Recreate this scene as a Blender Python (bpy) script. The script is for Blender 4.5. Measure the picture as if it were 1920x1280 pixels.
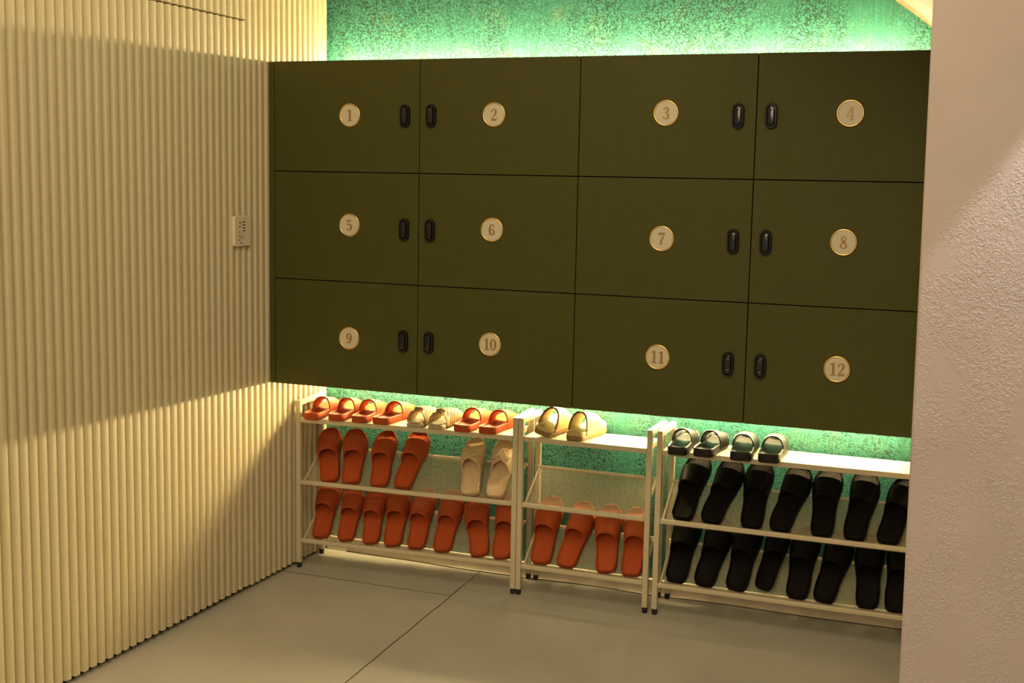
import bpy, math, random
from mathutils import Vector, Matrix, Euler
random.seed(7)
PI = math.pi
sc = bpy.context.scene
for o in list(bpy.data.objects):
    bpy.data.objects.remove(o, do_unlink=True)
COL = sc.collection

# ------------------------------------------------------------------ camera
cam_data = bpy.data.cameras.new('camera')
cam = bpy.data.objects.new('camera', cam_data)
COL.objects.link(cam)
cam_data.sensor_width = 36.0
cam_data.lens = 2350.0 / 1920.0 * 36.0
RT = Vector((0.93276705, 0.35995086, 0.0195193))
UP = Vector((-0.06387792, 0.111755, 0.99168061))
FW = Vector((-0.35477491, 0.92625385, -0.12723429))
cm = Matrix((RT, UP, -FW)).transposed().to_4x4()
cm.translation = Vector((2.40911, -4.28494, 1.46960))
cam.matrix_world = cm
cam_data.clip_start = 0.05
sc.camera = cam

# ------------------------------------------------------------------ view, world, added lights
vs = sc.view_settings
vs.view_transform = 'Standard'
vs.look = 'None'
vs.gamma = 1.0
vs.exposure = 0.0
vs.use_curve_mapping = False

world = bpy.data.worlds.new('room_ambience')
sc.world = world
world.use_nodes = True
bg = world.node_tree.nodes['Background']
bg.inputs[0].default_value = (1.0, 0.81, 0.54, 1)
bg.inputs[1].default_value = 0.34

LED_COLOR = (1.0, 0.77, 0.37)
LED_TOP = 320.0
LED_LOW = 560.0

def area_lamp(name, loc, target, size, power, color):
    d = bpy.data.lights.new(name, 'AREA')
    d.shape = 'SQUARE'; d.size = size; d.energy = power; d.color = color
    o = bpy.data.objects.new(name, d); COL.objects.link(o)
    o.location = loc
    o.rotation_euler = (Vector(target) - Vector(loc)).to_track_quat('-Z', 'Y').to_euler()
    return o

def spot_lamp(name, loc, target, angle, blend, power, color, radius=0.02):
    d = bpy.data.lights.new(name, 'SPOT')
    d.spot_size = math.radians(angle); d.spot_blend = blend; d.energy = power; d.color = color
    d.shadow_soft_size = radius
    o = bpy.data.objects.new(name, d); COL.objects.link(o)
    o.location = loc
    o.rotation_euler = (Vector(target) - Vector(loc)).to_track_quat('-Z', 'Y').to_euler()
    return o

area_lamp('rear_fill_light', (1.9, -5.6, 2.75), (1.2, -1.0, 0.9), 1.6, 60.0, (1.0, 0.80, 0.50))  # added fill behind the camera, stands in for general room light
area_lamp('overhead_fill_light', (1.45, -2.3, 3.0), (1.1, -1.2, 0.8), 0.9, 21.0, (1.0, 0.80, 0.50))  # added overhead fill, placed to shade flute sides and slipper tiers
spot_lamp('added_grazing_spot', (2.85, -1.43, 2.16), (2.85, -1.38, 1.0), 72, 0.12, 62.0, (0.92, 0.95, 1.0), 0.02)  # added cool spot; its cone edge gives the diagonal on the plaster

# ------------------------------------------------------------------ materials
def lin(r, g, b):
    f = lambda c: (c / 255 / 12.92) if c / 255 <= 0.04045 else ((c / 255 + 0.055) / 1.055) ** 2.4
    return (f(r), f(g), f(b), 1.0)

class NT:
    def __init__(s, name):
        s.m = bpy.data.materials.new(name); s.m.use_nodes = True
        s.t = s.m.node_tree; s.n = s.t.nodes; s.l = s.t.links
        s.b = s.n['Principled BSDF']
    def node(s, typ, **kw):
        n = s.n.new(typ)
        for k, v in kw.items(): setattr(n, k, v)
        return n
    def link(s, a, b): s.l.new(a, b)
    def coords(s, scale=(1, 1, 1)):
        tc = s.node('ShaderNodeTexCoord'); mp = s.node('ShaderNodeMapping')
        mp.inputs['Scale'].default_value = scale
        s.link(tc.outputs['Object'], mp.inputs[0]); return mp.outputs[0]
    def noise(s, vec, scale, detail=3, rough=0.5, dist=0.0):
        n = s.node('ShaderNodeTexNoise'); s.link(vec, n.inputs['Vector'])
        n.inputs['Scale'].default_value = scale; n.inputs['Detail'].default_value = detail
        n.inputs['Roughness'].default_value = rough; n.inputs['Distortion'].default_value = dist
        return n.outputs['Fac']
    def ramp(s, fac, stops, interp='LINEAR'):
        r = s.node('ShaderNodeValToRGB'); r.color_ramp.interpolation = interp
        e = r.color_ramp.elements
        while len(e) < len(stops): e.new(0.5)
        for q, (p, c) in zip(e, stops):
            q.position = p; q.color = c if len(c) == 4 else (*c, 1)
        s.link(fac, r.inputs[0]); return r.outputs[0]
    def mix(s, fac, a, b, blend='MIX'):
        m = s.node('ShaderNodeMix', data_type='RGBA', blend_type=blend)
        for sock, v in ((0, fac), (6, a), (7, b)):
            if hasattr(v, 'links'): s.link(v, m.inputs[sock])
            else: m.inputs[sock].default_value = v
        return m.outputs[2]
    def math(s, op, a, b=0.0, clamp=False):
        m = s.node('ShaderNodeMath', operation=op, use_clamp=clamp)
        for i, v in enumerate((a, b)):
            if hasattr(v, 'links'): s.link(v, m.inputs[i])
            else: m.inputs[i].default_value = v
        return m.outputs[0]
    def bump(s, height, strength, dist, normal=None):
        b = s.node('ShaderNodeBump'); b.inputs['Strength'].default_value = strength
        b.inputs['Distance'].default_value = dist
        s.link(height, b.inputs['Height'])
        if normal is not None: s.link(normal, b.inputs['Normal'])
        s.link(b.outputs[0], s.b.inputs['Normal']); return b.outputs[0]

def plain(name, color, rough=0.5, metal=0.0, var=0.06, bump=0.0, bscale=300, spec=0.5, coat=0.0):
    t = NT(name)
    v = t.coords()
    f = t.noise(v, 35, 3)
    c = color
    lo = tuple(x * (1 - var) for x in c[:3]) + (1,); hi = tuple(min(1, x * (1 + var)) for x in c[:3]) + (1,)
    t.link(t.ramp(f, [(0.3, lo), (0.7, hi)]), t.b.inputs['Base Color'])
    t.b.inputs['Roughness'].default_value = rough
    t.b.inputs['Metallic'].default_value = metal
    t.b.inputs['Specular IOR Level'].default_value = spec
    t.b.inputs['Coat Weight'].default_value = coat
    if bump: t.bump(t.noise(v, bscale, 2), bump, 0.001)
    return t.m

def emission(name, color, strength):
    m = bpy.data.materials.new(name); m.use_nodes = True
    n = m.node_tree.nodes; n.clear()
    e = n.new('ShaderNodeEmission'); o = n.new('ShaderNodeOutputMaterial')
    e.inputs[0].default_value = (*color, 1); e.inputs[1].default_value = strength
    m.node_tree.links.new(e.outputs[0], o.inputs[0]); return m

M = {}
M['cream'] = plain('cream_fluted_paint', (0.60, 0.51, 0.315, 1), 0.55, var=0.03, bump=0.05, bscale=120)
M['gap_shade'] = plain('gap_shade', (0.02, 0.016, 0.01, 1), 0.9)  # near-black colour stands in for shadow inside the panel gaps
M['rack'] = plain('ivory_powder_coat', (0.57, 0.49, 0.33, 1), 0.42, var=0.03)
def sheer(name, color, cover):
    t = NT(name); t.b.inputs['Base Color'].default_value = color; t.b.inputs['Roughness'].default_value = 0.6
    tr = t.node('ShaderNodeBsdfTransparent'); mx = t.node('ShaderNodeMixShader')
    n = t.noise(t.coords(), 240, 2)
    f = t.ramp(n, [(0.40, (cover - .06,) * 3), (0.62, (cover + .06,) * 3)])
    t.link(f, mx.inputs[0]); t.link(tr.outputs[0], mx.inputs[1]); t.link(t.b.outputs[0], mx.inputs[2])
    t.link(mx.outputs[0], t.n['Material Output'].inputs[0]); return t.m
M['mesh'] = sheer('hazy_clear_sheet', (0.60, 0.50, 0.30, 1), 0.27)  # ivory share stands in for reflection haze on a clear sheet
M['rubber'] = plain('black_rubber', (0.012, 0.011, 0.014, 1), 0.6)
M['carcass'] = plain('black_carcass', (0.012, 0.010, 0.006, 1), 0.8)
M['olive'] = plain('olive_laminate', (0.058, 0.058, 0.0085, 1), 0.62, var=0.05, bump=0.06, bscale=500, spec=0.25)
M['lock'] = plain('glossy_black_plastic', (0.008, 0.007, 0.010, 1), 0.16, var=0.0, spec=0.6)
M['lock_glint'] = plain('glint_chrome', (0.06, 0.055, 0.06, 1), 0.2, metal=0.8, var=0.0)
M['plate'] = plain('pale_plate', (0.56, 0.50, 0.37, 1), 0.35, var=0.02)
M['brass_dark'] = plain('aged_brass_numeral', (0.36, 0.20, 0.055, 1), 0.4, metal=0.35, var=0.02)
M['gold'] = plain('polished_brass', (0.90, 0.62, 0.24, 1), 0.28, metal=1.0, var=0.02)
M['switch'] = plain('ivory_switch_plastic', (0.72, 0.63, 0.44, 1), 0.4, var=0.02)
M['print'] = plain('dark_print', (0.035, 0.022, 0.01, 1), 0.7)
M['orange'] = plain('orange_foam', (0.40, 0.070, 0.0155, 1), 0.6, var=0.05, bump=0.08, bscale=400, spec=0.2)
M['black_foam'] = plain('black_foam', (0.006, 0.0045, 0.0035, 1), 0.5, var=0.1, bump=0.06, bscale=400, spec=0.09)
M['black_gloss'] = plain('glossy_black_foam', (0.008, 0.006, 0.0045, 1), 0.48, var=0.1, spec=0.34)
M['beige'] = plain('beige_foam', (0.64, 0.47, 0.28, 1), 0.5, var=0.05, bump=0.05, bscale=300)
M['straw'] = plain('woven_straw', (0.33, 0.215, 0.085, 1), 0.6, var=0.18, bump=0.3, bscale=500)
M['straw_pale'] = plain('pale_straw_footbed', (0.46, 0.36, 0.20, 1), 0.55, var=0.08)
M['tan'] = plain('tan_foam', (0.55, 0.40, 0.17, 1), 0.42, var=0.05)
M['tan_dark'] = plain('brown_outsole', (0.25, 0.15, 0.055, 1), 0.5, var=0.1)
M['trim'] = plain('white_skirting', (0.70, 0.60, 0.47, 1), 0.45, var=0.03)
M['cable'] = plain('dark_cable', (0.05, 0.035, 0.02, 1), 0.5)
M['led_top'] = emission('led_glow_top', LED_COLOR, LED_TOP)
M['led_low'] = emission('led_glow_low', LED_COLOR, LED_LOW)

def ribbed(name, color, rough):
    t = NT(name); v = t.coords()
    w1 = t.node('ShaderNodeTexWave', bands_direction='DIAGONAL'); t.link(v, w1.inputs[0]); w1.inputs['Scale'].default_value = 95
    mp = t.node('ShaderNodeMapping'); mp.inputs['Rotation'].default_value = (0, 0, PI / 2); t.link(v, mp.inputs[0])
    w2 = t.node('ShaderNodeTexWave', bands_direction='DIAGONAL'); t.link(mp.outputs[0], w2.inputs[0]); w2.inputs['Scale'].default_value = 95
    h = t.math('MULTIPLY', w1.outputs['Fac'], w2.outputs['Fac'])
    t.b.inputs['Base Color'].default_value = color; t.b.inputs['Roughness'].default_value = rough; t.b.inputs['Specular IOR Level'].default_value = 0.10
    t.bump(h, 0.7, 0.002); return t.m
M['orange_rib'] = ribbed('orange_ribbed_toe', (0.46, 0.085, 0.02, 1), 0.5)
M['black_rib'] = ribbed('black_ribbed_toe', (0.012, 0.009, 0.0075, 1), 0.5)

def teal_stucco():
    t = NT('teal_green_stucco')
    v = t.coords()
    fine = t.noise(v, 80, 2, 0.55, 0.6)
    ridge = t.math('ABSOLUTE', t.math('SUBTRACT', fine, 0.5))          # worm-like troughs follow the mid level
    worm = t.ramp(ridge, [(0.0, (0, 0, 0)), (0.030, (0.12, 0.12, 0.12)), (0.068, (1, 1, 1))])
    tall = t.coords((1.0, 1.0, 0.32))
    patch = t.noise(tall, 3.2, 4, 0.6)
    dens = t.ramp(patch, [(0.34, (0.15, 0.15, 0.15)), (0.52, (1, 1, 1))])
    brush = t.noise(t.coords((14, 1, 1.2)), 7, 4, 0.65)
    light = t.ramp(brush, [(0.28, (0.016, 0.155, 0.125)), (0.72, (0.052, 0.250, 0.172))])
    speck = t.ramp(t.noise(v, 9, 3), [(0.55, (0, 0, 0)), (0.75, (1, 1, 1))])
    light = t.mix(t.math('MULTIPLY', speck, 0.35), light, (0.16, 0.27, 0.12, 1))
    dark = (0.003, 0.030, 0.020, 1)
    inv = t.math('SUBTRACT', 1.0, worm)
    fac = t.math('MULTIPLY', inv, dens)
    c = t.mix(t.math('MULTIPLY', fac, 0.94), light, dark)
    t.link(c, t.b.inputs['Base Color'])
    t.b.inputs['Roughness'].default_value = 0.6
    h = t.math('ADD', t.math('MULTIPLY', worm, dens), t.math('MULTIPLY', t.noise(v, 160, 2), 0.25))
    t.bump(h, 0.42, 0.0022)
    return t.m
M['teal'] = teal_stucco()

def plaster():
    t = NT('pinkish_textured_plaster')
    v = t.coords()
    big = t.noise(t.coords((1, 1, 0.6)), 9.0, 4, 0.6)
    mask = t.ramp(big, [(0.40, (0.05, 0.05, 0.05)), (0.56, (1, 1, 1))])
    n1 = t.noise(v, 82, 2, 0.5, 0.6)
    r = t.math('ABSOLUTE', t.math('SUBTRACT', n1, 0.5))
    worm = t.ramp(r, [(0.0, (1, 1, 1)), (0.11, (0, 0, 0))], 'EASE')
    sp = t.node('ShaderNodeSeparateXYZ'); t.link(v, sp.inputs[0])
    d = t.math('SUBTRACT', t.math('ADD', sp.outputs[2], t.math('MULTIPLY', t.math('SUBTRACT', t.noise(v, 9, 3), 0.5), 0.12)), t.math('ADD', 1.33, t.math('MULTIPLY', t.math('SUBTRACT', sp.outputs[0], 2.256), 1.33)))
    zone = t.ramp(t.math('ADD', d, 0.5), [(0.47, (1, 1, 1)), (0.52, (0, 0, 0))])
    h = t.math('ADD', t.math('MULTIPLY', t.math('MULTIPLY', worm, mask), zone), t.math('MULTIPLY', t.noise(v, 190, 2), 0.10))
    c = t.ramp(t.noise(v, 6, 3), [(0.3, (0.465, 0.375, 0.345)), (0.7, (0.505, 0.41, 0.375))])
    t.link(c, t.b.inputs['Base Color'])
    t.b.inputs['Roughness'].default_value = 0.5
    t.bump(h, 0.42, 0.003)
    return t.m
M['plaster'] = plaster()

def vault_plaster():
    t = NT('yellow_brushed_plaster')
    v = t.coords((3, 60, 3))
    n = t.noise(v, 2.2, 5, 0.6)
    c = t.ramp(n, [(0.38, (0.07, 0.043, 0.012)), (0.60, (0.20, 0.15, 0.06))])
    t.link(c, t.b.inputs['Base Color']); t.b.inputs['Roughness'].default_value = 0.6
    t.bump(n, 0.6, 0.004); return t.m
M['vault'] = vault_plaster()

def floor_mat():
    t = NT('grey_beige_floor_slabs')
    v = t.coords()
    sep = t.node('ShaderNodeSeparateXYZ'); t.link(v, sep.inputs[0])
    X, Y = sep.outputs[0], sep.outputs[1]
    wob = t.math('MULTIPLY', t.math('SUBTRACT', t.noise(v, 6, 2), 0.5), 0.012)
    def line(coord, pos, half):
        d = t.math('ABSOLUTE', t.math('SUBTRACT', t.math('ADD', coord, wob), pos))
        return t.math('LESS_THAN', d, half)
    xs = t.math('ADD', X, t.math('MULTIPLY', Y, 0.038))                 # the long joint runs a hair off square
    j1 = t.math('MAXIMUM', line(xs, 0.668, 0.0022), line(xs, 3.1, 0.0022))
    left = t.math('LESS_THAN', X, 0.682)
    j2 = t.math('MULTIPLY', line(Y, -0.331, 0.0022), left)
    j = t.math('MAXIMUM', j1, j2)
    j = t.math('MAXIMUM', j, line(Y, -3.1, 0.0022))
    n = t.noise(v, 3.5, 5, 0.6)
    base = t.ramp(n, [(0.3, (0.43, 0.41, 0.345)), (0.7, (0.50, 0.47, 0.40))])
    c = t.mix(j, base, (0.06, 0.045, 0.025, 1))
    t.link(c, t.b.inputs['Base Color'])
    t.b.inputs['Roughness'].default_value = 0.36
    t.b.inputs['Specular IOR Level'].default_value = 0.4
    t.bump(t.math('SUBTRACT', t.math('MULTIPLY', t.noise(v, 60, 3), 0.15), j), 0.25, 0.002)
    return t.m
M['floor'] = floor_mat()

# ------------------------------------------------------------------ mesh helpers
class MB:
    def __init__(s): s.v = []; s.f = []; s.mi = []
    def add(s, vs_, fs, mi=0):
        b = len(s.v); s.v += [tuple(p) for p in vs_]
        for f in fs: s.f.append(tuple(b + i for i in f)); s.mi.append(mi)
    def box(s, a, b, mi=0):
        x0, y0, z0 = a; x1, y1, z1 = b
        s.add([(x0, y0, z0), (x1, y0, z0), (x1, y1, z0), (x0, y1, z0), (x0, y0, z1), (x1, y0, z1), (x1, y1, z1), (x0, y1, z1)],
              [(0, 3, 2, 1), (4, 5, 6, 7), (0, 1, 5, 4), (1, 2, 6, 5), (2, 3, 7, 6), (3, 0, 4, 7)], mi)
    def rings(s, rs, closed=True, cap0=True, cap1=True, mi=0):
        n = len(rs[0]); vs_ = [p for r in rs for p in r]; fs = []
        for k in range(len(rs) - 1):
            for i in range(n if closed else n - 1):
                j = (i + 1) % n
                fs.append((k * n + i, k * n + j, (k + 1) * n + j, (k + 1) * n + i))
        if cap0: fs.append(tuple(reversed(range(n))))
        if cap1: fs.append(tuple((len(rs) - 1) * n + i for i in range(n)))
        s.add(vs_, fs, mi)
    def tube(s, path, r, n=10, mi=0, squash=None):
        path = [Vector(p) for p in path]; rs = []
        d0 = (path[1] - path[0]).normalized()
        ref = Vector((0, 0, 1)) if abs(d0.z) < 0.9 else Vector((1, 0, 0))
        for i, p in enumerate(path):
            d = (path[min(i + 1, len(path) - 1)] - path[max(i - 1, 0)]).normalized()
            a = d.cross(ref).normalized(); b = d.cross(a).normalized()
            rr = r[i] if isinstance(r, (list, tuple)) else r
            sq = squash if squash else 1.0
            rs.append([p + a * (rr * math.cos(2 * PI * k / n)) + b * (rr * sq * math.sin(2 * PI * k / n)) for k in range(n)])
        s.rings(rs, mi=mi)
    def grid(s, pts, mi=0, flip=False):
        n = len(pts[0]); vs_ = [p for r in pts for p in r]; fs = []
        for k in range(len(pts) - 1):
            for i in range(n - 1):
                q = (k * n + i, k * n + i + 1, (k + 1) * n + i + 1, (k + 1) * n + i)
                fs.append(q[::-1] if flip else q)
        s.add(vs_, fs, mi)
    def build(s, name, mats, parent=None, smooth=False, bevel=0.0, bseg=2, angle=40):
        me = bpy.data.meshes.new(name); me.from_pydata(s.v, [], s.f); me.update()
        if not isinstance(mats, (list, tuple)): mats = [mats]
        for m in mats: me.materials.append(m)
        for p, k in zip(me.polygons, s.mi): p.material_index = k; p.use_smooth = smooth
        import bmesh
        bm = bmesh.new(); bm.from_mesh(me); bmesh.ops.recalc_face_normals(bm, faces=bm.faces); 
        if smooth:
            for e in bm.edges:
                if len(e.link_faces) == 2 and e.calc_face_angle(0) > math.radians(angle): e.smooth = False
        bm.to_mesh(me); bm.free()
        o = bpy.data.objects.new(name, me); COL.objects.link(o)
        if parent is not None: o.parent = parent
        if bevel:
            md = o.modifiers.new('edge', 'BEVEL'); md.width = bevel; md.segments = bseg; md.limit_method = 'ANGLE'
        return o

def thing(name, label, cat, loc=(0, 0, 0), rot=(0, 0, 0), group=None):
    o = bpy.data.objects.new(name, None); COL.objects.link(o)
    o.empty_display_size = 0.05
    o.location = loc; o.rotation_euler = rot
    o['label'] = label; o['category'] = cat
    if group: o['group'] = group
    return o
def tag(o, label, cat, group=None):
    o['label'] = label; o['category'] = cat
    if group: o['group'] = group
    return o
def struct(o, label, cat):
    o['kind'] = 'structure'; o['label'] = label; o['category'] = cat
    return o
def dup(root, loc, rot, label, group, scale=1.0):
    r = root.copy(); COL.objects.link(r)
    r.location = loc; r.rotation_euler = rot; r['label'] = label; r['group'] = group
    r.scale = (scale,) * 3 if not isinstance(scale, tuple) else scale
    for ch in list(root.children):
        c = ch.copy(); COL.objects.link(c); c.parent = r
        for g in ch.children:
            d = g.copy(); COL.objects.link(d); d.parent = c
    return r

# ------------------------------------------------------------------ room shell
fl = MB(); fl.box((-0.04, -7.0, -0.05), (4.6, 0.06, 0.0))
struct(fl.build('floor', M['floor']), 'grey beige floor slabs with thin dark joints', 'floor')
bw = MB(); bw.box((-0.04, 0.0, 0.0), (2.50, 0.06, 2.75))
struct(bw.build('wall_back', M['teal']), 'mottled teal green stucco wall behind the lockers', 'wall')

# fluted wall: ridges run vertically, the plain of the ridge fronts is x = 0
PITCH, DEPTH = 0.037, 0.0150
def flutes(mb, y0, count, z0, z1):
    prof = [(0.0, -DEPTH), (0.004, -DEPTH), (0.0062, -DEPTH), (0.0072, -0.0138), (0.0093, -0.0026), (0.0102, -0.0009), (0.0122, 0.0),
            (0.0272, 0.0), (0.0292, -0.0009), (0.0301, -0.0026), (0.0322, -0.0138), (0.0332, -DEPTH)]
    pts = []
    for k in range(count):
        for dy, x in prof: pts.append((x, y0 - k * PITCH - dy))
    pts.append((-DEPTH, y0 - count * PITCH))
    front = [(x, y) for x, y in pts]
    back = [(-0.026, y) for x, y in pts]
    n = len(pts)
    vs_ = [(x, y, z0) for x, y in front] + [(x, y, z1) for x, y in front] + [(x, y, z0) for x, y in back] + [(x, y, z1) for x, y in back]
    fs = []
    for i in range(n - 1):
        fs.append((i, i + 1, n + i + 1, n + i))
        fs.append((2 * n + i, 3 * n + i, 3 * n + i + 1, 2 * n + i + 1))
        fs.append((i, 2 * n + i, 2 * n + i + 1, i + 1))
        fs.append((n + i, n + i + 1, 3 * n + i + 1, 3 * n + i))
    fs.append((0, n, 3 * n, 2 * n)); fs.append((n - 1, 3 * n - 1, 4 * n - 1, 2 * n - 1))
    mb.add(vs_, fs)
D0 = 15; DN = 29
YD0 = -0.006 - D0 * PITCH; YD1 = YD0 - DN * PITCH
wl = MB()
flutes(wl, -0.006, D0, 0.014, 2.75)
flutes(wl, YD0, DN, 1.991, 2.75)
flutes(wl, YD1, 120, 0.014, 2.75)
struct(wl.build('wall_left', M['cream'], smooth=True, angle=50), 'cream fluted wall panelling', 'wall')
wb = MB(); wb.box((-0.04, -6.1, 0.0), (-0.027, 0.0, 2.75))
struct(wb.build('wall_left_backing', M['gap_shade']), 'backing behind the fluted panels, coloured dark as gap shadow', 'wall')
dr = MB(); flutes(dr, YD0 - 0.001, DN, 0.018, 1.985)
struct(dr.build('door_1', M['cream'], smooth=True, angle=50), 'flush cream fluted door hidden in the panelling', 'door')

# baseboard under the green wall
bb = MB()
bb.box((0.0, -0.013, 0.0), (0.090, 0.0, 0.054)); bb.box((0.0915, -0.013, 0.0), (2.318, 0.0, 0.054))
struct(bb.build('baseboard_back', M['trim'], bevel=0.0015), 'white skirting along the green wall', 'baseboard')

# plastered wall end at the right, in front of the lockers
wr = MB()
xt, xb = 2.2365, 2.2655
y0, y1 = -1.30, -1.17
wr.add([(xb, y0, 0), (3.6, y0, 0), (3.6, y1, 0), (xb + .01, y1, 0), (xt, y0, 2.75), (3.6, y0, 2.75), (3.6, y1, 2.75), (xt + .01, y1, 2.75)],
       [(0, 3, 2, 1), (4, 5, 6, 7), (0, 1, 5, 4), (1, 2, 6, 5), (2, 3, 7, 6), (3, 0, 4, 7)])
wr.box((2.322, -1.17, 0.0), (2.46, 0.0, 2.75))
struct(wr.build('wall_right', M['plaster'], bevel=0.006, bseg=3), 'pinkish plastered wall end with stippled relief', 'wall')

# curved plaster vault over the right end of the niche
va = MB(); arc = []
ctrl = [(2.321, 1.835), (2.25, 1.915), (2.173, 1.981), (2.115, 2.026), (2.054, 2.070), (1.98, 2.115), (1.88, 2.165), (1.75, 2.22), (1.6, 2.27)]
front = [(x, -0.0, z) for x, z in ctrl]
for k in range(13):
    arc.append([(x, -0.001 - 1.168 * k / 12, z) for x, z in ctrl])
va.grid(arc)
top = [[(x, y, z + 0.05) for x, y, z in r] for r in arc]
va.grid(top, flip=True)
struct(va.build('ceiling', M['vault'], smooth=True), 'yellow brushed plaster vault at the end of the niche', 'ceiling')

# ------------------------------------------------------------------ LED strips
def led(name, y, z, r, mat, label, x0=0.03, x1=2.17):
    mb = MB(); n = 24
    mb.tube([(x0 + (x1 - x0) * i / n, y, z) for i in range(n + 1)], r, 8)
    return tag(mb.build(name, mat, smooth=True), label, 'light strip', 'hidden strip lights of the locker cabinet')
led('led_strip', -0.080, 1.8715, 0.005, M['led_top'], 'glowing warm strip light lying along the cabinet top')
led('led_strip', -0.021, 0.7262, 0.005, M['led_low'], 'glowing warm strip light under the cabinet, over the shoe racks')

# ------------------------------------------------------------------ locker cabinet
CX0, CW, CH = 0.0216, 0.5625, 0.3778
CT, CBOT, CY = 1.865, 0.7316, -0.426
cab = thing('locker_cabinet', 'wall-hung olive green locker cabinet with twelve numbered doors', 'cabinet', (1.15, -0.21, CBOT))
def loc(p): return (p[0] - 1.15, p[1] + 0.21, p[2] - CBOT)
mb = MB(); mb.box(loc((0.0225, -0.407, CBOT + 0.001)), loc((2.2716, -0.0015, CT - 0.001)))
mb.build('carcass', M['carcass'], cab)
mb = MB(); mb.box(loc((0.0015, CY, CBOT)), loc((0.0205, -0.0015, CT)))
mb.build('side_panel', M['olive'], cab, bevel=0.001)

def spline(pts, n=8):
    out = []
    P = [Vector((*p, 0)) if len(p) == 2 else Vector(p) for p in pts]
    for i in range(len(P) - 1):
        p0 = P[max(i - 1, 0)]; p1 = P[i]; p2 = P[i + 1]; p3 = P[min(i + 2, len(P) - 1)]
        for k in range(n):
            t = k / n
            out.append(0.5 * ((2 * p1) + (p2 - p0) * t + (2 * p0 - 5 * p1 + 4 * p2 - p3) * t * t + (3 * p1 - p0 - 3 * p2 + p3) * t ** 3))
    out.append(P[-1]); return out
# strokes of high-contrast serif numerals: (x, y, full width)
DIG = {
 '0': [[(0.30,0.98,.03),(0.14,0.85,.10),(0.09,0.5,.15),(0.14,0.15,.10),(0.30,0.02,.03),(0.46,0.15,.10),(0.51,0.5,.15),(0.46,0.85,.10),(0.30,0.98,.03)]],
 '1': ['L',[(0.33,0.0,.16),(0.33,1.0,.16)],[(0.10,0.025,.05),(0.54,0.025,.05)],[(0.33,0.97,.06),(0.20,0.91,.06),(0.09,0.88,.05)]],
 '2': [[(0.12,0.72,.11),(0.11,0.84,.08),(0.20,0.95,.05),(0.32,0.97,.05),(0.46,0.88,.12),(0.48,0.70,.16),(0.38,0.48,.09),(0.22,0.26,.05),(0.09,0.07,.05)],'L',[(0.08,0.06,.12),(0.3,0.07,.13),(0.53,0.06,.12)],[(0.53,0.06,.05),(0.56,0.26,.04)]],
 '3': [[(0.13,0.78,.10),(0.17,0.92,.06),(0.29,0.97,.04),(0.43,0.90,.11),(0.45,0.74,.15),(0.40,0.60,.09),(0.26,0.53,.04)],[(0.26,0.53,.04),(0.42,0.48,.09),(0.50,0.28,.16),(0.43,0.09,.11),(0.28,0.025,.04),(0.14,0.08,.06),(0.10,0.22,.10)]],
 '4': ['L',[(0.40,1.0,.05),(0.04,0.30,.05)],[(0.02,0.28,.05),(0.58,0.28,.05)],[(0.41,0.0,.14),(0.41,1.0,.14)],[(0.26,0.025,.05),(0.57,0.025,.05)]],
 '5': [[(0.13,0.92,.11),(0.30,0.90,.12),(0.50,0.96,.05)],'L',[(0.12,0.97,.04),(0.11,0.52,.04)],'S',[(0.11,0.52,.03),(0.26,0.61,.05),(0.43,0.53,.12),(0.49,0.32,.16),(0.42,0.10,.11),(0.27,0.025,.04),(0.14,0.08,.07),(0.11,0.20,.11)]],
 '6': [[(0.47,0.80,.10),(0.42,0.93,.06),(0.31,0.97,.04),(0.16,0.80,.10),(0.10,0.48,.15),(0.14,0.17,.11),(0.28,0.025,.04)],[(0.28,0.025,.04),(0.44,0.12,.10),(0.50,0.31,.14),(0.43,0.51,.09),(0.30,0.57,.04),(0.18,0.48,.05),(0.12,0.34,.06)]],
 '7': ['L',[(0.06,0.92,.14),(0.3,0.93,.13),(0.55,0.94,.12)],[(0.07,0.98,.04),(0.06,0.70,.04)],'S',[(0.54,0.90,.04),(0.40,0.62,.07),(0.29,0.35,.12),(0.26,0.0,.16)]],
 '8': [[(0.30,0.98,.04),(0.16,0.88,.09),(0.15,0.72,.11),(0.28,0.55,.13),(0.45,0.38,.13),(0.50,0.19,.12),(0.30,0.02,.04),(0.10,0.16,.11),(0.13,0.38,.08),(0.30,0.53,.04),(0.43,0.68,.06),(0.44,0.86,.08),(0.30,0.98,.04)]],
}
DIG['9'] = [[(0.6 - x, 1 - y, w) for x, y, w in s] for s in DIG['6']]
def numeral_mesh(mb, text, size, y):
    adv = 0.64; W = adv * len(text) - 0.04; nst = 0
    for i, ch in enumerate(text):
        mode = 'S'
        for st in DIG[ch]:
            if isinstance(st, str): mode = st; continue
            P = spline(st, 6) if mode == 'S' else [Vector(p) for p in st]
            L = []; R = []
            for k, p in enumerate(P):
                d = P[min(k + 1, len(P) - 1)] - P[max(k - 1, 0)]
                n = Vector((-d.y, d.x)).normalized(); h = max(p.z * 1.12, 0.045) / 2
                L.append((p.x + n.x * h, p.y + n.y * h)); R.append((p.x - n.x * h, p.y - n.y * h))
            tr = lambda q, yy: ((q[0] + adv * i - W / 2) * size, yy, (q[1] - 0.5) * size)
            f = y - 0.0013 - 0.00018 * nst; nst += 1                # strokes cross one over the other, never in one plane
            rs = [[tr(a, y), tr(b, y), tr(b, f), tr(a, f)] for a, b in zip(L, R)]
            mb.rings(rs)

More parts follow.
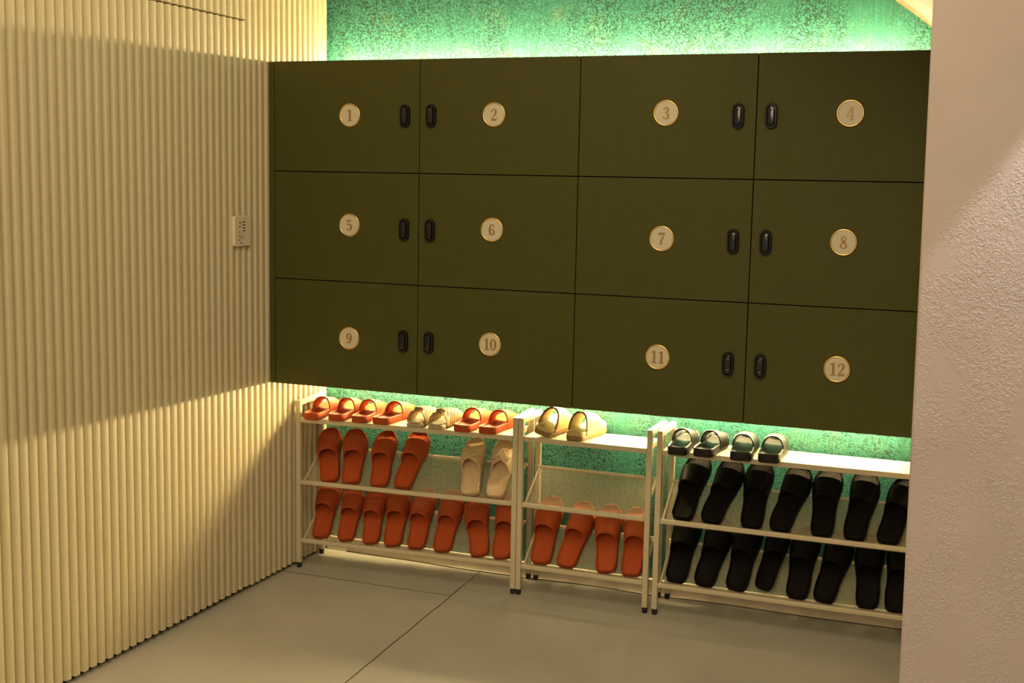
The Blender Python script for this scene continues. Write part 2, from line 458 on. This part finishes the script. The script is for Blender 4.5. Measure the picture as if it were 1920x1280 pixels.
def stadium(hw, hh, inset, y, n=10):
    r = hw - inset; s = hh - hw
    pts = []
    for k in range(n + 1):
        a = PI * k / n; pts.append((r * math.cos(a), y, s + r * math.sin(a)))
    for k in range(n + 1):
        a = PI + PI * k / n; pts.append((r * math.cos(a), y, -s + r * math.sin(a)))
    return pts
def disc_ring(r, y, n=48): return [(r * math.cos(2 * PI * k / n), y, r * math.sin(2 * PI * k / n)) for k in range(n)]

disc_x = [0.3035, 0.835, 1.411, 1.968]; lock_x = [0.510, 0.606, 1.633, 1.733]
disc_z = [[1.680, 1.682, 1.687, 1.686], [1.306, 1.307, 1.298, 1.306], [0.912, 0.925, 0.922, 0.923]]
lock_z = [1.678, 1.297, 0.915]
for r in range(3):
    for c in range(4):
        num = r * 4 + c + 1
        x0 = CX0 + CW * c + 0.0015; x1 = CX0 + CW * (c + 1) - 0.0015
        zt = CT - CH * r - (0.0 if r == 0 else 0.0016); zb = CT - CH * (r + 1) + (0.0016 if r < 2 else 0.0)
        mb = MB(); mb.box(loc((x0, CY, zb)), loc((x1, -0.4085, zt)))
        door = mb.build('door', M['olive'], cab, bevel=0.0008)
        door['label'] = 'olive green locker door numbered %d' % num
        dx = disc_x[c] + 0.018; cx, cy, cz = loc((dx, CY - 0.0003, disc_z[r][c]))
        off = Vector((cx, cy, cz))
        def sh(ps): return [tuple(Vector(p) + off) for p in ps]
        mb = MB(); mb.rings([sh(disc_ring(0.0350, 0.0)), sh(disc_ring(0.0350, -0.0026))])
        mb.build('number_plate', M['plate'], door, smooth=True)
        mb = MB()
        mb.rings([sh(disc_ring(0.0353, 0.0)), sh(disc_ring(0.0400, 0.0)), sh(disc_ring(0.0400, -0.003)), sh(disc_ring(0.0385, -0.0042)),
                  sh(disc_ring(0.0365, -0.0042)), sh(disc_ring(0.0353, -0.003)), sh(disc_ring(0.0353, 0.0))], cap0=False, cap1=False)
        mb.build('plate_rim', M['gold'], door, smooth=True, angle=60)
        mb = MB(); numeral_mesh(mb, str(num), 0.0375, 0.0)
        mb.v = [tuple(Vector(p) + off + Vector((0, -0.0028, 0))) for p in mb.v]
        nm = mb.build('numeral', M['brass_dark'], door); nm['label'] = 'raised brass numeral %d' % num
        off = Vector(loc((lock_x[c] + 0.0215, CY - 0.0003, lock_z[r])))
        mb = MB(); HW, HH = 0.0185, 0.0385
        lv = [(0.0, 0.0), (0.0, -0.007), (0.0022, -0.0105), (0.0052, -0.0105), (0.0068, -0.0075), (0.0072, -0.0045)]
        mb.rings([sh(stadium(HW, HH, i_, y_)) for i_, y_ in lv], cap0=True, cap1=True)
        lk = mb.build('lock', M['lock'], door, smooth=True, angle=35)
        mb = MB()
        lv = [(0.0000, -0.0046), (0.0, -0.0125), (0.0014, -0.0148), (0.0042, -0.0155)]
        mb.rings([sh(stadium(0.0105, 0.0290, i_, y_)) for i_, y_ in lv])
        for zz in (0.0170, -0.0165):
            mb.tube(sh([(-0.0062, -0.0152, zz), (0, -0.0166, zz), (0.0062, -0.0152, zz)]), 0.0011, 6, mi=1)  # two chrome bars model the highlight lines on the latch
        mb.build('lock_latch', [M['lock'], M['lock_glint']], door, smooth=True, angle=35)

# ------------------------------------------------------------------ wall switch on the fluted wall
sw = thing('wall_switch', 'small square ivory switch plate on the fluted wall beside the lockers', 'switch', (0.0, -0.609, 1.281))
def rrect(w, h, r, x, n=6):
    pts = []
    for cy_, cz_, a0 in ((w - r, h - r, 0), (-(w - r), h - r, PI / 2), (-(w - r), -(h - r), PI), (w - r, -(h - r), 1.5 * PI)):
        for k in range(n + 1):
            a = a0 + PI / 2 * k / n; pts.append((x, cy_ + r * math.cos(a), cz_ + r * math.sin(a)))
    return pts
mb = MB(); mb.rings([rrect(.050, .052, .010, 0.0002), rrect(.050, .052, .010, .007), rrect(.0480, .050, .009, .0095)])
mb.build('plate', M['switch'], sw, smooth=True, angle=40)
mb = MB()
def mark(y, z, w, h): mb.box((.0094, y - w / 2, z - h / 2), (.0099, y + w / 2, z + h / 2))
for k in range(4): mark(.006, .031 - .0100 * k, .016, .0032)
for z, y, w in ((.029, -.019, .011), (.026, -.012, .004), (.015, -.018, .010), (.013, -.021, .004), (-.002, -.021, .006), (-.013, -.021, .005), (-.018, -.020, .007),
                (-.014, 0.0, .005), (-.022, -.010, .008), (-.022, 0.001, .006), (-.030, -.028, .008), (-.030, -.017, .006), (-.040, -.016, .008), (-.040, -.005, .008)):
    mark(y, z, w, .0026)
mb.build('printed_marks', M['print'], sw)

# ------------------------------------------------------------------ shoe racks
def make_rack(label, x0, x1, yf0, yf1, yr, group):
    """front posts at (x0,yf0) and (x1,yf1); local frame runs along the front"""
    ang = math.atan2(yf1 - yf0, x1 - x0); W = math.hypot(x1 - x0, yf1 - yf0); D = yr
    root = thing('shoe_rack', label, 'shoe rack', (x0, yf0, 0), (0, 0, ang), group)
    ps = 0.0095
    H = 0.642
    for x, y in ((0, 0), (W, 0), (0, D), (W, D)):
        mb = MB(); mb.box((x - ps, y - ps, 0.020), (x + ps, y + ps, H))
        p = mb.build('post', M['rack'], root, bevel=0.002)
        mb = MB()
        mb.rings([[(x + s * math.cos(a) , y + s * math.sin(a), z) for a in [2 * PI * (k + .5) / 12 for k in range(12)]]
                  for s, z in ((0.0080, 0.0), (0.0094, 0.003), (0.0098, 0.013), (0.0098, 0.0205))])
        f = mb.build('foot', M['rubber'], p, smooth=True, angle=50); f['label'] = 'black rubber foot cap'
    for x in (0, W):
        mb = MB(); mb.box((x - ps, ps, H - 0.019), (x + ps, D - ps, H)); mb.build('top_rail', M['rack'], root, bevel=0.002)
    mb = MB(); mb.box((ps + .001, -0.010, 0.560), (W - ps - .001, D - 0.003, 0.578))
    mb.build('shelf', M['rack'], root, bevel=0.002)
    for zf, zr, db in ((0.331, 0.436, 0.022), (0.106, 0.222, 0.026)):
        mb = MB(); mb.box((ps, -0.009, zf - 0.008), (W - ps, 0.006, zf + 0.008)); mb.build('front_bar', M['rack'], root, bevel=0.003)
        mb = MB(); mb.tube([(ps - .003, D - db, zr), (W - ps + .003, D - db, zr)], 0.0062, 12); mb.build('rear_bar', M['rack'], root, smooth=True)
        mb = MB(); a, b = (D - db - 0.006, zr - 0.001), (0.010, zf - 0.014)
        mb.grid([[(x, y, z) for x in (ps + 0.011, W - ps - 0.011)] for y, z in (a, b)])
        mb.grid([[(x, y + 0.0008, z - 0.0012) for x in (ps + 0.011, W - ps - 0.011)] for y, z in (a, b)], flip=True)
        sp = mb.build('sloping_panel', M['mesh'], root); sp['label'] = 'clear sloping panel with reflection haze in its colour'
        for x in (ps + 0.006, W - ps - 0.006):
            mb = MB(); mb.tube([(x, D - db - 0.004, zr - 0.003), (x, 0.006, zf - 0.002)], 0.0050, 8); mb.build('side_rail', M['rack'], root, smooth=True)
    return root
RG = 'ivory metal shoe racks under the lockers'
make_rack('ivory shoe rack with two orange tiers, standing against the fluted wall', 0.0215, 0.8725, -0.262, -0.216, 0.187, RG)
make_rack('narrow middle ivory shoe rack with an empty upper tier', 0.893, 1.360, -0.214, -0.216, 0.180, RG)
make_rack('right ivory shoe rack holding black slippers, partly behind the plastered wall', 1.395, 2.250, -0.217, -0.217, 0.180, RG)

# ------------------------------------------------------------------ slippers
def interp(tab, v):
    for (a, b), (c, d) in zip(tab, tab[1:]):
        if v <= c:
            t = (v - a) / (c - a); return b + (d - b) * t
    return tab[-1][1]
PROF = [(0, 0.0), (0.004, .34), (0.012, .52), (0.028, .635), (0.055, .71), (0.10, .75), (0.17, .775), (0.28, .775), (0.40, .785), (0.50, .84), (0.60, .925), (0.70, .985),
        (0.77, 1.0), (0.84, .965), (0.90, .86), (0.945, .70), (0.975, .51), (0.992, .30), (1, 0.0)]
SQUARE = [(0, 0.0), (0.004, .34), (0.012, .56), (0.028, .70), (0.055, .785), (0.10, .83), (0.17, .845), (0.28, .84), (0.40, .83), (0.50, .86), (0.60, .93), (0.70, .985),
        (0.77, 1.0), (0.84, .975), (0.90, .895), (0.945, .75), (0.975, .56), (0.992, .33), (1, 0.0)]
class Foot:
    def __init__(s, L=0.255, W=0.046, T=0.026, side=1, prof=PROF, spring=0.012, heel=0.0, bend=0.006):
        s.L, s.W, s.T, s.side, s.prof, s.spring, s.heel, s.bend = L, W, T, side, prof, spring, heel, bend
    def c(s, v): return s.side * s.bend * math.sin(PI * min(1, max(0, (v - .25) / .75))) * 1.0
    def w(s, v): return s.W * interp(s.prof, v)
    def lift(s, v):
        q = s.spring * max(0, (v - .68) / .32) ** 2
        return q + s.heel * max(0, 1 - v / .55) ** 1.0
    def outline(s, z, inset=0.0, n=26, tz=1.0, dish=0.0):
        vs_ = [(1 - math.cos(PI * k / n)) / 2 for k in range(n + 1)]
        right = [(v, 1) for v in vs_]; left = [(v, -1) for v in reversed(vs_[1:-1])]
        out = []
        for v, sg in right + left:
            w = max(0, s.w(v) - inset)
            y = s.L * v
            y = min(max(y, inset), s.L - inset)
            out.append((s.c(v) + sg * w, y, z + s.lift(v) * tz))
        return out
    def sole(s, mb, rim=0.006, dish=0.005, ribmat=1):
        T = s.T
        rs = [s.outline(0.0, 0.0035), s.outline(0.0045, 0.0), s.outline(T * .55, 0.0007), s.outline(T - .004, 0.0), s.outline(T - .001, 0.001), s.outline(T, 0.003),
              s.outline(T - 0.0008, rim), s.outline(T - dish, rim + 0.0035)]
        mb.rings(rs, cap0=True, cap1=False)
        # footbed as strips across, so that the toe part can carry its own surface
        n = 26; base = s.outline(T - dish, rim + 0.0035)
        R = base[:n + 1]; Lf = [base[0]] + list(reversed(base[n + 1:])) + [base[n]]
        rows = []
        for k in range(n + 1):
            a, b = Vector(Lf[k]), Vector(R[k])
            rows.append([a.lerp(b, j / 8) - Vector((0, 0, 0.0025 * math.sin(PI * j / 8))) for j in range(9)])
        cut = next(k for k in range(n + 1) if (1 - math.cos(PI * k / n)) / 2 > 0.66)
        mb.grid(rows[:cut + 1], mi=0); mb.grid(rows[cut:], mi=ribmat)
    def bed_z(s, v): return s.T - 0.004 + s.lift(v)
    def strap(s, mb, vb=0.42, vf=0.76, H0=0.056, H1=0.044, scoop_b=-0.03, scoop_f=0.02, thick=0.0055, out=0.0012, base=0.010, nu=28, nv=12, power=0.72, skew=0.0, lip=True, mi=0, u0=0.0, u1=1.0):
        outer, inner = [], []
        def pt(u, t, inset):
            e = math.sin(PI * u)
            b = vb + scoop_b * e + skew * (u - .5); f = vf + scoop_f * e + skew * (u - .5)
            v = b + (f - b) * t
            H = (H0 + (H1 - H0) * t) - inset
            w = s.w(v) + out - inset
            th = PI * u
            cx = math.copysign(abs(math.cos(th)) ** 0.85, math.cos(th))
            x = s.c(v) + s.side * 0.0 - w * cx
            z = base + s.lift(v) + H * math.sin(th) ** power
            return (x, s.L * v, z)
        tt = [0] + [0.5 - 0.5 * math.cos(PI * k / nv) for k in range(1, nv)] + [1]
        uu = [u0 + (u1 - u0) * i / nu for i in range(nu + 1)]
        rs = []
        for u in uu:
            ring = [pt(u, t, 0.0012 if t in (0, 1) else 0.0) for t in tt] + [pt(u, t, thick - (0.0012 if t in (0, 1) else 0)) for t in reversed(tt)]
            rs.append(ring)
        mb.rings(rs, mi=mi)

def build_slide(name, label, group, mats, rib, ft, strap_kw, rim=0.0045, dish=0.0085):
    root = thing(name, label, 'slipper', (0, 0, 0), (0, 0, 0), group)
    mb = MB(); ft.sole(mb, rim, dish); mb.build('sole', [mats[0], rib], root, smooth=True, angle=48)
    mb = MB(); ft.strap(mb, **strap_kw); mb.build('strap', mats[1], root, smooth=True, angle=60)
    return root

class Kind:
    """a slipper design for left and right foot; the first placement of each moves the original"""
    def __init__(s, maker): s.maker = maker; s.proto = {}
    def place(s, side, loc_, rot, label, group, scale=1.0):
        if side not in s.proto:
            r = s.maker(side, label, group); s.proto[side] = r
            r.location = loc_; r.rotation_euler = rot; r.scale = (scale,) * 3 if not isinstance(scale, tuple) else scale
            r['label'] = label; r['group'] = group
            return r
        return dup(s.proto[side], loc_, rot, label, group, scale)

O, K = M['orange'], M['black_foam']
orange = Kind(lambda sd, lb, gr: build_slide('slide_slipper', lb, gr, (O, O), M['orange_rib'], Foot(side=sd),
              dict(vb=.425, vf=.765, H0=.060, H1=.044, scoop_b=.045, scoop_f=.01)))
black = Kind(lambda sd, lb, gr: build_slide('slide_slipper', lb, gr, (K, K), M['black_rib'], Foot(L=.268, W=.0485, T=.027, side=sd),
              dict(vb=.42, vf=.76, H0=.061, H1=.046, scoop_b=.045, scoop_f=.01)))
gloss = Kind(lambda sd, lb, gr: build_slide('slide_slipper', lb, gr, (M['black_gloss'], M['black_gloss']), M['black_gloss'], Foot(L=.265, W=.050, T=.030, side=sd, prof=SQUARE),
              dict(vb=.40, vf=.80, H0=.062, H1=.046, scoop_b=-.02, scoop_f=.03)))
def make_banded(sd, lb, gr):
    root = thing('strappy_slipper', lb, 'slipper', (0, 0, 0), (0, 0, 0), gr)
    ft = Foot(L=.262, W=.049, T=.029, side=sd, prof=SQUARE)
    mb = MB(); ft.sole(mb, .008, .010); mb.build('sole', [M['black_gloss']] * 2, root, smooth=True, angle=48)
    a = .41
    for k in range(4):
        mb = MB(); ft.strap(mb, vb=a, vf=a + .086, H0=.064 - .005 * k, H1=.060 - .005 * k, scoop_b=-.02, scoop_f=-.02, nv=5, thick=.005)
        mb.build('strap', M['black_gloss'], root, smooth=True, angle=60); a += .090
    return root
banded = Kind(make_banded)

def make_bow(sd, lb, gr):
    root = thing('bow_sandal', lb, 'slipper', (0, 0, 0), (0, 0, 0), gr)
    ft = Foot(L=.250, W=.0455, T=.026, side=sd, bend=.007)
    mb = MB(); ft.sole(mb, .005, .007); mb.build('sole', [M['beige']] * 2, root, smooth=True, angle=48)
    for sk, h, ub in ((0.26, .050, 1), (-0.26, .0545, 2)):
        mb = MB(); ft.strap(mb, vb=.53, vf=.73, H0=h, H1=h - .010, scoop_b=.0, scoop_f=.0, skew=sk * sd, thick=.0045, nv=7)
        mb.build('strap', M['beige'], root, smooth=True, angle=60)
    if sd < 0: return root
    v0 = .63; zc = .010 + .060; xc = ft.c(v0) + sd * 0.006; yc = ft.L * v0
    mb = MB()
    for q in range(3):
        o = (q - 1) * .0075
        mb.tube(spline([(xc - .022 + o, yc + .024 + o * .4, zc - .012), (xc - .010 + o, yc + .010 + o * .4, zc + .002), (xc + .004 + o, yc - .006 + o * .4, zc + .001), (xc + .018 + o, yc - .024 + o * .4, zc - .013)], 5), .0068, 8)
    mb.tube(spline([(xc - .016, yc - .010, zc - .004), (xc - .004, yc + .001, zc + .009), (xc + .008, yc + .010, zc + .007), (xc + .017, yc + .016, zc - .005)], 5), .0068, 8)
    mb.build('knot', M['beige'], root, smooth=True)
    return root
bow = Kind(make_bow)

def make_woven(sd, lb, gr):
    root = thing('woven_sandal', lb, 'slipper', (0, 0, 0), (0, 0, 0), gr)
    ft = Foot(L=.235, W=.043, T=.015, side=sd, spring=.008)
    mb = MB(); ft.sole(mb, .004, -.002); mb.build('sole', [M['straw_pale']] * 2, root, smooth=True, angle=48)
    # lattice of flat cords over the forefoot
    mb = MB()
    def P(u, v, lift=0.0):
        th = PI * u; w = ft.w(v) + .002
        H = .052 - .020 * max(0, (v - .40)) / .5
        return (ft.c(v) - w * math.cos(th), ft.L * v, .006 + ft.lift(v) + (H + lift) * math.sin(th) ** .8)
    for k in range(10):
        for dr in (1, -1):
            path = []
            for i in range(17):
                t = i / 16
                v = .17 + .066 * k + dr * (.12 * (t - .5))
                v = min(max(v, .15), .86)
                path.append(P(t, v, .0022 * dr * (1 if (i + k) % 2 else -1)))
            mb.tube(path, .0046, 6, squash=.6)
    mb.build('woven_strap', M['straw'], root, smooth=True)
    mb = MB()
    c0 = Vector(P(.55, .20, .004)); 
    for rr in (.013, .0065):
        mb.tube([c0 + Vector((rr * 1.25 * math.cos(a), rr * math.sin(a) * .8 , .002 + rr * .35 * math.sin(a + PI))) for a in [2 * PI * k / 16 for k in range(17)]], .0034, 6)
    mb.build('rosette', M['straw'], root, smooth=True)
    return root
woven = Kind(make_woven)

def make_thong(sd, lb, gr):
    root = thing('thong_slide', lb, 'slipper', (0, 0, 0), (0, 0, 0), gr)
    ft = Foot(L=.225, W=.0455, T=.032, side=sd, spring=.010)
    mb = MB()
    ft.sole(mb, .006, .007)
    s_ = mb.build('sole', [M['tan']] * 2, root, smooth=True, angle=48)
    mb = MB(); mb.rings([ft.outline(-.0002, .003), ft.outline(.004, -.0006), ft.outline(.017, -.0006), ft.outline(.019, .001)])
    mb.build('outsole', M['tan_dark'], root, smooth=True, angle=48)
    mb = MB(); ft.strap(mb, vb=.15, vf=.60, H0=.078, H1=.058, scoop_b=.11, scoop_f=.07, thick=.006, base=.018)
    st = mb.build('strap', M['tan'], root, smooth=True, angle=60)
    mb = MB(); edge = []
    for k in range(33):
        u = k / 32; e = math.sin(PI * u); v = .15 + .11 * e; th = PI * u
        cx = math.copysign(abs(math.cos(th)) ** .85, math.cos(th))
        edge.append((ft.c(v) - (ft.w(v) - .001) * cx, ft.L * v, .018 + ft.lift(v) + .0755 * e ** .72))
    mb.tube(edge, .0036, 8)
    eb = mb.build('edge_binding', M['tan_dark'], st, smooth=True); eb['label'] = 'brown edge binding'
    mb = MB(); v = .70; z0 = ft.bed_z(v)
    mb.tube(spline([(ft.c(v), ft.L * v, z0 - .002), (ft.c(v), ft.L * (v - .01), z0 + .014), (ft.c(v), ft.L * (v - .05), z0 + .034)], 5), .0040, 8)
    mb.build('toe_post', M['tan_dark'], root, smooth=True)
    return root
thong = Kind(make_thong)

def tilt_rot(yaw, tilt, roll=0.0):
    m = Matrix.Rotation(math.radians(tilt), 3, 'X') @ Matrix.Rotation(math.radians(yaw), 3, 'Z') @ Matrix.Rotation(math.radians(roll), 3, 'Y')
    return m.to_euler()

G_A = 'orange slippers on the upper tier of the left rack'
for (x, y, z, yaw, sd, lb, s) in [
    (.142, -.236, .331, 21.5, -1, 'orange slide leaning on the upper tier, nearest the fluted wall', (1.05, .985, .985)),
    (.229, -.231, .331, 18.0, 1, 'orange slide on the upper tier touching the one nearest the fluted wall', (1.06, .985, .985)),
    (.341, -.225, .331, 12.0, -1, 'orange slide on the upper tier, upright one of the pair beside bare green wall', (1.03, .985, .985)),
    (.432, -.219, .331, 3.5, 1, 'orange slide on the upper tier leaning right, with bare green wall beside it', 1.03)]:
    orange.place(sd, (x, y, z), tilt_rot(yaw, 40), lb, G_A, s)
G_B = 'beige knotted sandals'
bow.place(-1, (.699, -.205, .332), tilt_rot(11, 41, -4), 'beige sandal turned so only strap creases show, left one of the knotted pair', G_B, 1.0)
bow.place(1, (.794, -.200, .332), tilt_rot(8, 41), 'beige sandal with a clear bow knot beside the rack post', G_B, 1.0)
G_C = 'orange slippers on the lower tier of the left rack'
for (x, y, z, yaw, sd, lb, s) in [
    (.102, -.239, .110, 9, -1, 'darkest orange slide on the lower tier, in the corner by the fluted wall', 1.0),
    (.208, -.233, .110, 13, 1, 'lower tier orange slide, second from the fluted wall', .95),
    (.308, -.228, .110, 12, -1, 'lower tier orange slide, third from the fluted wall', .95),
    (.398, -.222, .110, 14, 1, 'lower tier orange slide, fourth from the fluted wall', 1.0),
    (.488, -.217, .110, 7, -1, 'lower tier orange slide leaning right under the bare green wall, fifth from the fluted wall', 1.0),
    (.592, -.212, .110, 8, 1, 'lower tier orange slide left of the gap under the beige sandals', 1.02),
    (.740, -.203, .110, 19, -1, 'lower tier orange slide right of the gap, under the beige sandals', 1.02),
    (.821, -.198, .110, 10, 1, 'lower tier orange slide half hidden by the left rack\'s right post', 1.02)]:
    orange.place(sd, (x, y, z), tilt_rot(yaw, 42.5), lb, G_C, s)
G_D = 'orange slippers on the middle rack'
for (x, y, z, yaw, tl, sd, lb, s) in [
    (.969, -.197, .110, 3, 45, -1, 'orange slide on the middle rack, first after the left post', 1.06),
    (1.062, -.197, .110, -3, 43.5, 1, 'orange slide on the middle rack, leaning right with a ribbed toe showing', 1.05),
    (1.212, -.197, .110, 8, 44, -1, 'orange slide on the middle rack, straight one after the wide gap', 1.05),
    (1.304, -.197, .110, 7, 43.5, 1, 'orange slide on the middle rack, partly behind its right post', 1.05)]:
    orange.place(sd, (x, y, z), tilt_rot(yaw, tl - 0.5), lb, G_D, s)
G_E = 'black slippers on the upper tier of the right rack'
for (x, y, z, yaw, sd, lb) in [
    (1.472, -.197, .331, -6, -1, 'black slide on the upper tier, first at the left post of the right rack'),
    (1.570, -.197, .331, -9, 1, 'black slide on the upper tier leaning right, second from the left post'),
    (1.708, -.197, .331, -1, -1, 'black slide on the upper tier, upright, third from the left post'),
    (1.800, -.197, .331, -9, 1, 'black slide on the upper tier leaning right, fourth from the left post'),
    (1.938, -.197, .331, -1, -1, 'black slide on the upper tier with a shiny ribbed toe, fifth from the left post'),
    (2.042, -.197, .331, -3, 1, 'black slide on the upper tier with a shiny ribbed toe, sixth from the left post'),
    (2.142, -.197, .331, -13, -1, 'brownish black slide on the upper tier cut off by the plastered wall')]:
    black.place(sd, (x, y, z), tilt_rot(yaw, 41.5), lb, G_E, 1.0)
G_F = 'black slippers on the lower tier of the right rack'
for (x, y, z, yaw, roll, sd, lb) in [
    (1.459, -.197, .110, -3, 0, -1, 'black slide on the lower tier, at the left post of the right rack'),
    (1.558, -.197, .110, -4, 0, 1, 'black slide on the lower tier, second from the left post'),
    (1.666, -.197, .110, -5, 0, -1, 'black slide on the lower tier, third from the left post, before a gap'),
    (1.754, -.197, .127, -5, 20, 1, 'black slide on the lower tier tilted towards its side'),
    (1.868, -.197, .110, -3, 0, -1, 'black slide on the lower tier just right of the tilted one'),
    (1.955, -.197, .110, -7, 0, 1, 'black slide on the lower tier leaning right, sixth from the left post'),
    (2.094, -.197, .110, 1, 0, -1, 'black slide on the lower tier, upright, last fully visible one by the plastered wall'),
    (2.185, -.197, .110, 1, 0, 1, 'black slide on the lower tier cut off by the plastered wall')]:
    black.place(sd, (x, y, z), tilt_rot(yaw, 43, roll), lb, G_F, (.84, 1, 1) if roll else 1.0)

SZ = 0.5785
flat = lambda yaw: (0, 0, math.radians(yaw))
G_O = 'orange slippers on top of the left rack'
for (x, y, yaw, sd, lb, s) in [
    (.091, -.300, 6, -1, 'orange slide on the rack top, closest to the fluted wall', (.94, 1, 1)),
    (.183, -.280, 9, 1, 'orange slide on the rack top, second from the fluted wall', (.94, 1, 1)),
    (.275, -.272, 7, -1, 'orange slide on the rack top, third from the fluted wall', (.94, 1, 1)),
    (.357, -.266, 0, 1, 'orange slide on the rack top just left of the woven sandals', 1.0),
    (.676, -.256, 0, -1, 'orange slide on the rack top just right of the woven sandals', 1.0),
    (.771, -.250, 1, 1, 'orange slide on the rack top beside the left rack\'s right post', 1.0)]:
    orange.place(sd, (x, y, SZ), flat(yaw), lb, G_O, s)
G_W = 'woven straw sandals'
woven.place(-1, (.490, -.256, SZ), flat(5), 'woven straw sandal beside the orange slide, left of its pair', G_W)
woven.place(1, (.575, -.252, SZ), flat(5), 'woven straw sandal with a braided rosette facing front, right of its pair', G_W)
G_T = 'tan thong slides on the middle rack'
thong.place(-1, (.968, -.228, SZ + .0105), (0, math.radians(14), math.radians(-8)), 'tan thong slide tipped on its edge on the middle rack top', G_T)
thong.place(1, (1.088, -.222, SZ), flat(-5), 'tan thong slide lying flat with its toe post showing', G_T)
G_K = 'black slippers on top of the right rack'
banded.place(-1, (1.468, -.290, SZ), flat(2), 'glossy black strappy slide next to the right rack\'s left post', G_K, (.85, 1, 1))
banded.place(1, (1.552, -.281, SZ), flat(-1), 'glossy black strappy slide showing its bands from the side', G_K, (.85, 1, 1))
gloss.place(-1, (1.678, -.282, SZ), flat(4), 'smooth black slide with closed-looking rounded band, left of its pair', G_K, (.88, 1, 1))
gloss.place(1, (1.768, -.272, SZ), flat(4), 'smooth black slide with green wall showing through, right end of the row', G_K, (.88, 1, 1))

# ------------------------------------------------------------------ thin cable on the floor by the skirting
cb = MB()
cb.tube(spline([(0.09, -0.019, 0.003), (0.25, -0.020, .003), (0.42, -0.024, .003), (0.56, -0.034, .003), (0.70, -0.036, .003), (0.95, -0.030, .003), (1.15, -0.024, .003),
                (1.3, -0.034, .003), (1.6, -0.026, .003), (1.9, -0.034, .003), (2.3, -0.026, .003)], 8), 0.0019, 6)
tag(cb.build('cable', M['cable'], smooth=True), 'thin dark cable lying on the floor along the skirting', 'cable')
